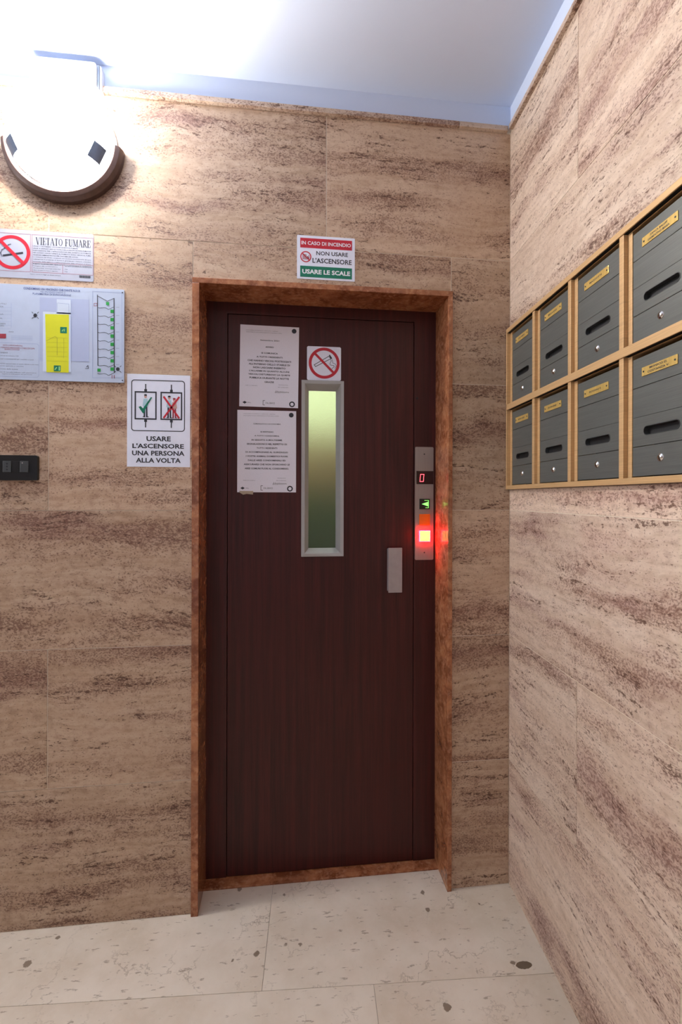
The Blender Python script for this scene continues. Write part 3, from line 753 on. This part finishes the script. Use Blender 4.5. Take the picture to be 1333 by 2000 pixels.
for i in range(8): m.line([sp(227, 600.3 + i * 16), sp(233, 600.3 + i * 16)], .0006, s.L(2))
for cx, cy in ((69, 616), (230.5, 721)):
    for dx in (-1, 1):
        for dy in (-1, 1): m.line([sp(cx + dx * 6.5, cy + dy * 6.5), sp(cx + dx * 4, cy + dy * 4)], .0016, s.L(2))
    m.flat([sp(cx + 3.8 * math.cos(t_ * PI / 4), cy + 3.8 * math.sin(t_ * PI / 4)) for t_ in range(8)], s.L(2))
    
m.line([sp(169, 717), sp(172, 714), sp(173, 720), sp(167, 720)], .0016, s.L(2)); m.build('assembly_mark', M['ink'], s.root, fix=False, kind='stuff')
m = MB(); m.line([sp(184, 592.5), sp(190, 592.5), sp(190, 597.5), sp(184, 597.5)], .0013, s.L(2), True); m.line([sp(219, 733), sp(219, 739)], .0018, s.L(2)); m.line([sp(223.5, 733), sp(223.5, 739)], .0018, s.L(2))
m.flat([sp(-8 + 20 + 0, 652), sp(12, 660), sp(10, 661), sp(-20, 660), sp(-20, 652)], s.L(2)); m.build('red_mark', M['reds'], s.root, fix=False, kind='stuff')
m = MB()
tx = [('NOTE COMPORTAMENTALI', 6, 673.5, 44, 676.3), ('IN CASO DI EMERGENZA ABBANDONARE LO STABILE CON CALMA', -10, 678, 68, 681), ('SEGUENDO LE VIE DI FUGA', 9, 681.3, 38, 684)]
for t_, a, b, c, d in tx: stx(m, t_, a, b, c, d)
m.build('red_text', M['reds'], s.root, fix=False, kind='stuff')
m = MB()
tx = [('IN CASO DI INCENDIO', -30, 687, 15, 689.6), ('avvisare i vigili del fuoco al numero 115', -30, 693.5, 36, 696), ('non utilizzare ascensori e montacarichi per scendere ai piani', -30, 700, 66, 703), ('IN CASO DI TERREMOTO ripararsi sotto un tavolo robusto o una trave', -30, 709.5, 75, 712.3), ('lontano da finestre specchi e vetrine', -30, 713.5, 46, 716), ('uscire solo al termine della scossa', -30, 719, 35, 721.5), ('raggiungere il punto di raccolta indicato nella planimetria', -30, 726, 71, 728.6), ('seguire le indicazioni del personale', 4, 730, 63, 732.3), ('NUMERI UTILI', -24, 591.5, 12, 594), ('EMERGENZA', -24, 597, 7, 599.6), ('SANITARIA', -24, 612, 7, 614.5), ('POLIZIA', -24, 620, 5, 622.5), ('CARABINIERI', -20, 630.5, 11, 633), ('GUASTI GAS', -20, 634.5, 8, 637), ('LEGENDA', 17, 647, 27, 649)]
for t_, a, b, c, d in tx: stx(m, t_, a, b, c, d)
m.build('lettering', M['inkg'], s.root, fix=False, kind='stuff')
for q in ((239.3, 571.5), (239.3, 743), ):
    x, z = sp(*q); m = MB(); m.lathe(x, z, [(0, s.y - .001), (.0018, s.y - .001), (.0022, s.y)], 10); m.build('screw', M['ink'], s.root)

# papers on the door
def paper(name, label, tl, tr, br, bl, tilt, lines, y0_, head):
    s = Sign(name, label, 'paper', BW, tl, tr, br, bl, DY + .001, .0006, M['paper'], tilt=tilt, part='sheet')
    m = MB()
    for t_, cx, yy, w_, h_, b_ in lines: s.text(m, t_, cx - w_ / 2, yy - h_ / 2, cx + w_ / 2, yy + h_ / 2, 1, b_)
    # signature
    pts = [(.60 + .24 * i / 26, y0_ + .012 * math.sin(i * 2.3) * (1.5 - i / 26.)) for i in range(27)]
    m.line([s.p(*p) for p in pts], .0009, s.L(1)); m.build('lettering', M['ink'], s.root, fix=False, kind='stuff')
    m = MB()
    for t_, x0, x1, yy, h_ in head: s.text(m, t_, x0, yy, x1, yy + h_, 1)
    m.build('small_print', M['inkg'], s.root, fix=False, kind='stuff')
    m = MB()
    a = s.p(.915, .05); m.flat(circ(a[0], a[1], .0085, 20), s.L(1)); 
    a = s.p(.895, .955); m.flat(circ(a[0], a[1], .0105, 20), s.L(1), [circ(a[0], a[1], .006, 20)[::-1]])
    a = s.p(.09, .95); m.flat([(a[0] - .008, a[1]), (a[0], a[1] - .005), (a[0] + .008, a[1]), (a[0], a[1] + .005)], s.L(1))
    m.line([s.p(.43, .92), s.p(.40, .92), s.p(.40, .975), s.p(.43, .975)], .0016, s.L(1))
    s.text(m, 'ITAL SERVICE', .445, .94, .60, .96, 1)
    m.build('emblem', M['ink'], s.root, fix=False, kind='stuff')
    return s
hl = [('CONDOMINIO VIA DANTE N. 51 - 80100 CITTA - TELEFONO', .10, .64, .06, .008), ('SPAZIO RISERVATO ALLE COMUNICAZIONI DI CONDOMINIO E AVVISI', .10, .70, .083, .008), ('Amministratore', .66, .82, .715, .010), ('del condominio', .65, .83, .745, .010), ('Addi 12 settembre', .1, .30, .735, .010), ('SRL', .13, .2, .945, .012)]
L1 = [('Settembre 2021', .5, .18, .32, .016, .02), ('AVVISO', .5, .262, .14, .019, .03), ('SI COMUNICA', .5, .337, .28, .019, .03), ('A TUTTI I RESIDENTI', .5, .385, .44, .019, .03), ('CHE HANNO VEICOLI POSTEGGIATI', .5, .433, .74, .022, .03), ("ALL'INTERNO DELLO STABILE DI", .5, .475, .70, .022, .03), ('NON LASCIARE INSERITO', .5, .517, .55, .022, .03), ("L'ALLARME IN QUANTO ALCUNI", .5, .56, .68, .022, .03), ('VEICOLI DISTURBANO LA QUIETE', .5, .602, .71, .022, .03), ('PUBBLICA DURANTE LA NOTTE', .5, .644, .67, .022, .03), ('GRAZIE', .5, .692, .16, .02, .03)]
paper('notice_sheet', 'upper of the two white paper notices on the dark door', (468.5, 633), (584, 640), (581.5, 797.5), (467, 793), .011, L1, .81, hl)
hl2 = [(a, b, c, d - .02, e) for a, b, c, d, e in hl[:2]] + [('Amministratore', .68, .82, .82, .010), ('del condominio', .66, .83, .85, .010), ('Addi 20 ottobre', .1, .30, .85, .010), ('SRL', .14, .2, .945, .012)]
L2 = [('COMUNICATO N. 2 AI CONDOMINI', .5, .165, .46, .014, .02), ('SI INVITANO', .5, .262, .22, .017, .03), ('A TUTTI I CONDOMINI,', .5, .312, .42, .017, .03), ('IN SEGUITO A MOLTISSIME', .5, .362, .52, .018, .03), ('SEGNALAZIONI E NEL RISPETTO DI', .5, .411, .68, .02, .03), ('TUTTI I RESIDENTI', .5, .46, .35, .018, .03), ('DI ACCOMPAGNARE AL GUINZAGLIO', .5, .51, .72, .019, .03), ('I VOSTRI ANIMALI DOMESTICI FUORI', .5, .56, .71, .019, .03), ('DALLE AREE CONDOMINIALI ED', .5, .61, .64, .02, .03), ('ASSICURARSI CHE NON SPORCHINO LE', .5, .66, .78, .02, .03), ('AREE COMUNI FUORI AL CONDOMINIO.', .5, .71, .75, .02, .03)]
s2 = paper('notice_sheet', 'lower of the two white paper notices on the dark door, torn tape under its corner', (463, 800), (578, 803.5), (579.5, 961.5), (464.5, 961.5), 0.0, L2, .895, hl2)
m = MB(); m.prism([s2.p(.03, .985), s2.p(.27, .985), s2.p(.265, 1.028), s2.p(.16, 1.02), s2.p(.10, 1.03), s2.p(.05, 1.008)], DY + .0002, DY + .0004); m.build('tape', M['tape'], s2.root, label='torn yellowed tape')

# square no smoking sticker
s = Sign('no_smoking_sticker', 'square white no smoking sticker above the narrow door window', 'sticker', BW, (600, 676), (666.5, 678), (666.5, 744), (600, 742), DY + .001, .0008, M['signw'], .006)
no_smoking(s, s.X(.505), s.Z(.49), s.W * .455, s.W * .085, k=1, th=s.W * .07)
m = MB(); m.line([s.p(.21, .55), s.p(.64, .28), s.p(.70, .35), s.p(.25, .60)], .0021, s.L(1), True)
m.line([s.p(.66, .25), s.p(.72, .34)], .0045, s.L(1)); 
m.line([s.p(.69, .33), s.p(.71, .42), s.p(.67, .50), s.p(.69, .54), s.p(.79, .55), s.p(.80, .58), s.p(.73, .65)], .0015, s.L(1))
m.line([s.p(.74, .37), s.p(.76, .48), s.p(.83, .50), s.p(.86, .56), s.p(.82, .64)], .0015, s.L(1)); m.build('cigarette_pictogram', M['ink'], s.root, fix=False, kind='stuff')

# ------------------------------------------------------------------ switch plate
a, b, c, d = rect(BW, (-12, 889), (74, 889), (72, 938), (-12, 938), -.012)
sw = thing('socket_plate', 'black wall plate with a socket module and push button at the left edge', 'wall socket', BW, ((a + b) / 2, 0, c))
m = MB(); m.prism(rrect(a, b, c, d, .006), -.011, 0); m.build('plate', M['blackp'], sw, bevel=.003)
a2, b2, c2, d2 = rect(BW, (5.5, 900), (56, 901), (56, 923), (5.5, 922), -.0125)
third = (b2 - a2) / 3
m = MB(); m.box(a2, a2 + third - .0008, -.0135, -.011, c2, d2); q = m.build('socket_module', M['darkp'], sw, bevel=.001)
m = MB()
for k in (-1, 0, 1): m.lathe(a2 + third / 2, (c2 + d2) / 2 + k * .009, [(0, -.0138), (.0024, -.0138), (.0026, -.0134)], 12)
m.build('socket_holes', M['black'], q)
m = MB(); m.box(a2 + third, a2 + 2 * third - .0008, -.0125, -.011, c2, d2); m.build('blank_module', M['blackp'], sw, bevel=.001)
m = MB(); m.box(a2 + 2 * third, b2, -.0145, -.011, c2, d2); q = m.build('push_button', M['darkp'], sw, bevel=.0015)
m = MB(); m.lathe(a2 + 2.3 * third, d2 - .006, [(0, -.0155), (.0012, -.0153), (.0018, -.0143)], 12); m.build('indicator', M['handle'], q)

# ------------------------------------------------------------------ wall lamp
lx, lz = BW.at(119, 275, -.03)
R = .181
lamp = thing('wall_lamp', 'lit round wall lamp with a white glass dome and brown half ring', 'lamp', BW, (lx, 0, lz - R))
m = MB(); m.lathe(lx, lz, [(0, -.012), (R * .86, -.012), (R * .88, -.008), (R * .88, 0)], 64); m.build('base_plate', M['white'], lamp, smooth=False)
th0 = PI + .02; th1 = 2 * PI - .02
prof = [(R * .815, -.004), (R * .815, -.020), (R * .84, -.036), (R * .90, -.038), (R * .965, -.031), (R * .995, -.016), (R * 1.0, -.001), (R * .815, -.001)]
m = MB(); m.lathe(lx, lz, prof, 64, th0, th1)
for ang in (th0, th1): m.quad([(lx + r * math.cos(ang), y, lz + r * math.sin(ang)) for r, y in prof[:-1]])
m.build('half_ring', M['ring'], lamp, bevel=.001)
rd = R * .80; dp = .052
prof = [((rd + .003) * math.sin(t_), -.0415 - dp * math.cos(t_)) for t_ in [PI / 2 * i / 14 for i in range(15)]]
m = MB(); m.lathe(lx, lz, [(rd + .001, -.0), (rd + .001, -.041), (rd - .002, -.041), (rd - .003, -.041), (rd - .003, -.012)], 64); m.build('collar', M['white'], lamp)
m = MB(); m.lathe(lx, lz, prof, 64); m.build('glass_dome', M['dome'], lamp, smooth=True)
for ang in (PI + .42, 2 * PI - .42):
    m = MB(); ca, sa = math.cos(ang), math.sin(ang)
    w2 = .026
    pts = []
    for i in range(7):
        t_ = PI / 2 - .16 - .50 * i / 3; r = rd * math.sin(t_) + .003; y = -.042 - dp * math.cos(t_) - .003
        pts.append((r, y))
    pts = pts[:4]
    vs = []
    for r, y in pts:
        for sgn in (-1, 1):
            vs.append((lx + r * ca - sgn * w2 * sa, y, lz + r * sa + sgn * w2 * ca))
    n = len(m.v); m.v += vs
    for i in range(len(pts) - 1): m.f.append((2 * i, 2 * i + 1, 2 * i + 3, 2 * i + 2))
    o = m.build('clip', M['clip'], lamp)
    mo = o.modifiers.new('t', 'SOLIDIFY'); mo.thickness = .002; mo.offset = 1

# ------------------------------------------------------------------ emergency light on the plaster band
EY = -.034
a, b, c, d = rect(BW, (58, 109), (188, 121), (188, 171), (60, 159), EY)
c -= 0; em = thing('emergency_light', 'white oblong emergency light on the plaster band above the wall lamp', 'lamp', BW, ((a + b) / 2, 0, c))
m = MB(); m.prism(rrect(a + .004, b + .012, c - .001, d + .001, .008), -.022, 0); m.build('tray', M['white'], em, bevel=.002)
m = MB(); m.prism(rrect(a, b, c, d, .010), EY, -.022); df = m.build('diffuser', M['prism'], em, bevel=.007, seg=3)
m = MB()
for i in range(22):
    for j in range(5):
        x = a + .016 + i * (b - a - .03) / 21; z = c + .014 + j * (d - c - .028) / 4
        m.lathe(x, z, [(0, EY - .0016), (.0018, EY - .0012), (.0026, EY + .0005)], 8)
m.build('prism_dots', M['clip'] if False else M['handle'], df, kind='stuff')
m = MB(); m.box(b + .0005, b + .006, EY + .006, -.022, c + .002, d - .002); m.build('end_cap', M['clip'], em, bevel=.001)

# ================================================================== MAILBOXES
zm0, zm1 = 1.671, 1.691
FY = -.0015
bank = thing('mailbox_rack', 'bronze coloured metal grid frame that holds the grey mailboxes on the right wall', 'frame', RW, ((b0 + b1) / 2, 0, zB))
m = MB(); m.box(b0, b1, MY, MY + .0035, zT - .0145, zT); ra = m.build('rail', M['gold'], bank, bevel=.0008)
m = MB(); m.box(b0 + .001, b1 - .001, MY + .0036, .05, zT - .0145 + .001, zT - .001); m.build('rail_shade', M['black'], ra)  # black block behind each rail stands in for the shade under it
m = MB(); m.box(b0, b1, MY, MY + .0035, zB, zB + .0135); ra = m.build('rail', M['gold'], bank, bevel=.0008)
m = MB(); m.box(b0 + .001, b1 - .001, MY + .0036, .05, zB + .001, zB + .0135 - .001); m.build('rail_shade', M['black'], ra)
m = MB(); m.box(b0, b1, MY, MY + .0035, zm0, zm1); ra = m.build('rail', M['gold'], bank, bevel=.0008)
m = MB(); m.box(b0 + .001, b1 - .001, MY + .0036, .05, zm0 + .001, zm1 - .001); m.build('rail_shade', M['black'], ra)
pc = [b1 - .004] + posts + [b0 + .0035]       # from near to far
m = MB(); m.box(b0, b0 + .007, MY, .05, zB + .0135, zT - .0145); m.build('post', M['gold'], bank, bevel=.0008)
m = MB(); m.box(b1 - .008, b1, MY, .05, zB + .0135, zT - .0145); m.build('post', M['gold'], bank, bevel=.0008)
for p in posts:
    m = MB(); m.box(p - .0072, p + .0072, MY + .003, .05, zB + .0135, zT - .0145); m.build('post', M['gold'], bank, bevel=.0008)
m = MB(); m.box(b0, b1, .05, .056, zB, zT); m.build('back_panel', M['black'], bank)
print('cols', pc, 'rows', zm0, zm1, zT, zB)
COLN = [('nearest', 'rightmost'), ('second nearest', 'third'), ('third nearest', 'second'), ('farthest', 'leftmost')]
NAMES = {(0, 1): ['ZANCA BALUIT', 'SARMENTINO MARIA'], (0, 0): ['MONICO D.', 'COSTANZA V.'], (1, 1): ['MAZZOTTI'], (1, 0): ['ROSSINI F.'], (2, 1): ['BELLUCCI'], (2, 0): ['DE VINCENZI'], (3, 1): ['COLOMBINI'], (3, 0): ['MARCHESI']}
LAB = {
 (0, 1): 'grey mailbox with a two-line brass plate, upper row, cut by the photo\'s right edge',
 (0, 0): 'grey mailbox with a two-line brass plate, lower row, cut by the photo\'s right edge',
 (1, 1): 'grey mailbox in the upper row, second from the photo\'s right edge',
 (1, 0): 'grey mailbox in the lower row, second from the photo\'s right edge',
 (2, 1): 'grey mailbox in the upper row, second from the room corner',
 (2, 0): 'grey mailbox in the lower row, second from the room corner, brass plate tilted',
 (3, 1): 'grey mailbox in the upper row, tight against the room corner',
 (3, 0): 'grey mailbox in the lower row, tight against the room corner',
}
for ci in range(4):
    near, far = pc[ci], pc[ci + 1]
    n0 = far + (.0072 if ci < 3 else .0035); n1 = near - (.0072 if ci > 0 else .004)
    for ri in (0, 1):
        z0, z1 = (zB + .0135, zm0) if ri == 0 else (zm1, zT - .0145)
        n0_, n1_ = n0 + .0003, n1 - .0003; z0 += .0003; z1 -= .0003
        t_ = thing('mailbox', LAB[(ci, ri)], 'mailbox', RW, ((n0 + n1) / 2, 0, z0), group='mailboxes in the wall bank')
        lt = .0135
        m = MB(); m.prism(rc(n0_, n1_, z0, z1), FY - .0015, .048, [rc(n0_ + lt, n1_ - lt, z0 + .001, z1 - .001)[::-1]]); m.build('housing', M['gold'], t_, bevel=.0006)
        e0, e1 = n0_ + lt + .0008, n1_ - lt - .0008; y0, y1 = z0 + .003, z1 - .010
        hh = (y1 - y0) / 4; W_ = e1 - e0
        for k in range(4):
            za, zb = y1 - (k + 1) * hh, y1 - k * hh
            gp = .0008 if k != 2 else .0008
            za += .0006 if k in (0, 2) else .0002; zb -= .0006 if k in (1, 3) else .0002
            holes = []
            if k == 2:
                # rounded letter slot: it sits 15 % to 85 % of the width
                xs0, xs1 = e0 + W_ * .20, e1 - W_ * .20; zc_ = (za + zb) / 2
                hole = rrect(xs0, xs1, zc_ - .0098, zc_ + .0098, .0092, 6); holes = [hole[::-1]]
            m = MB(); m.prism(rc(e0, e1, za, zb), FY, FY + .004, holes); pn = m.build('door_panel', M['mbox'], t_, bevel=.0004, seg=1)
            if k == 2:
                inn = rrect(xs0 + .0012, xs1 - .0012, zc_ - .0086, zc_ + .0086, .0082, 6)
                m = MB(); m.prism(hole, FY - .0006, FY + .012, [inn[::-1]]); m.build('letter_slot', M['darkp'], pn)
                m = MB(); m.flat(inn, FY + .011); m.build('slot_shade', M['black'], pn, fix=False)  # black sheet standing in for the shade inside the slot
            if k == 0:
                xa, xb = e0 + W_ * .18, e1 - W_ * .23; zc_ = (za + zb) / 2 - .002
                tl = {(2, 0): .05, (1, 0): -.02}.get((ci, ri), 0)
                m = MB(); m.prism(rc(xa, xb, zc_ - .0092, zc_ + .0092), FY - .0018, FY, ); np_ = m.build('nameplate', M['brass'], t_, bevel=.0004)
                m = MB(); nm = NAMES[(ci, ri)]
                wn = xb - xa
                # camera sees the wall from the left, local x runs towards the viewer, so text reads along +x
                for q, tx_ in enumerate(nm):
                    zc2 = zc_ + (.0038 - q * .0076 if len(nm) == 2 else 0)
                    text(m, tx_, xa + wn * (.24 - .06 * q), xb - wn * (.26 - .05 * q), zc2 - .0022, zc2 + .0022, FY - .0021, .02)
                m.build('lettering', M['ink'], np_, fix=False)
                for xx in (xa + .0055, xb - .0055):
                    m = MB(); m.lathe(xx, zc_, [(0, FY - .003), (.0016, FY - .0028), (.002, FY - .0018)], 10); m.build('screw', M['darkp'], np_)
            if k == 3:
                xc_ = (e0 + e1) / 2; zc_ = (za + zb) / 2 + .004
                m = MB(); m.lathe(xc_, zc_, [(0, FY - .004), (.0042, FY - .004), (.0048, FY - .0032), (.0072, FY - .0024), (.0082, FY - .0008), (.0084, FY)], 24)
                lk = m.build('lock', M['chrome'], t_, smooth=True)
                m = MB(); m.box(xc_ - .0006, xc_ + .0006, FY - .0043, FY - .0038, zc_ - .003, zc_ + .003); m.build('key_slot', M['black'], lk)

# ------------------------------------------------------------------ floor stain
fx, fy = BW.floor(1024, 1885)
m = MB(); n = 26
pts = [(fx + .024 * math.cos(2 * PI * i / n) * (1 + .05 * math.sin(i * 2.1)), fy + .011 * math.sin(2 * PI * i / n) * (1 + .06 * math.cos(i * 3.3))) for i in range(n)]
m.v = [(p[0] - fx, p[1] - fy, .0003) for p in pts] + [(p[0] - fx, p[1] - fy, 0) for p in pts]
m.f = [tuple(range(n))] + [(i, (i + 1) % n, n + (i + 1) % n, n + i) for i in range(n)]
o = m.build('floor_stain', M['stain']); o.location = (fx, fy, 0); o['label'] = 'small dark oval stain on the floor near the right wall'; o['category'] = 'stain'

# ------------------------------------------------------------------ added fill lamp on the ceiling, unseen behind the viewer
hl_ = thing('ceiling_fill', 'round white added fill lamp on the hall ceiling, unseen behind the viewpoint', 'lamp', BW, (-1.25, -2.9, ZCEIL - .09))
m = MB(); n = 40; m.v = []
prof = [(0, -.09), (.10, -.085), (.16, -.065), (.19, -.03), (.195, -.012)]
for i in range(n):
    for r, z in prof: m.v.append((-1.25 + r * math.cos(2 * PI * i / n), -2.9 + r * math.sin(2 * PI * i / n), ZCEIL + z))
for i in range(n):
    for k in range(len(prof) - 1): m.f.append((i * 5 + k, ((i + 1) % n) * 5 + k, ((i + 1) % n) * 5 + k + 1, i * 5 + k + 1))
m.build('diffuser', M['hall'], hl_, smooth=True)
m = MB()
for i in range(n): 
    for r, z in ((.2, 0), (.2, -.014), (.19, -.014)): m.v.append((-1.25 + r * math.cos(2 * PI * i / n), -2.9 + r * math.sin(2 * PI * i / n), ZCEIL + z))
for i in range(n):
    j = (i + 1) % n
    for k in range(2): m.f.append((i * 3 + k, j * 3 + k, j * 3 + k + 1, i * 3 + k + 1))
m.build('rim', M['white'], hl_)

sl_ = thing('wall_fill_panel', 'long cool white added fill panel, unseen high on the hall wall left of the view', 'lamp', BW, (XL, -.5, 1.95))  # added out of view to brighten the right wall and floor
m = MB(); m.box(XL, XL + .05, -.95, -.07, 1.94, 2.26); m.build('housing', M['white'], sl_, bevel=.004)
m = MB(); m.box(XL + .05, XL + .07, -.94, -.08, 1.95, 2.25); m.build('diffuser', M['side'], sl_, bevel=.004)
for o in OFFS:
    del o['off']
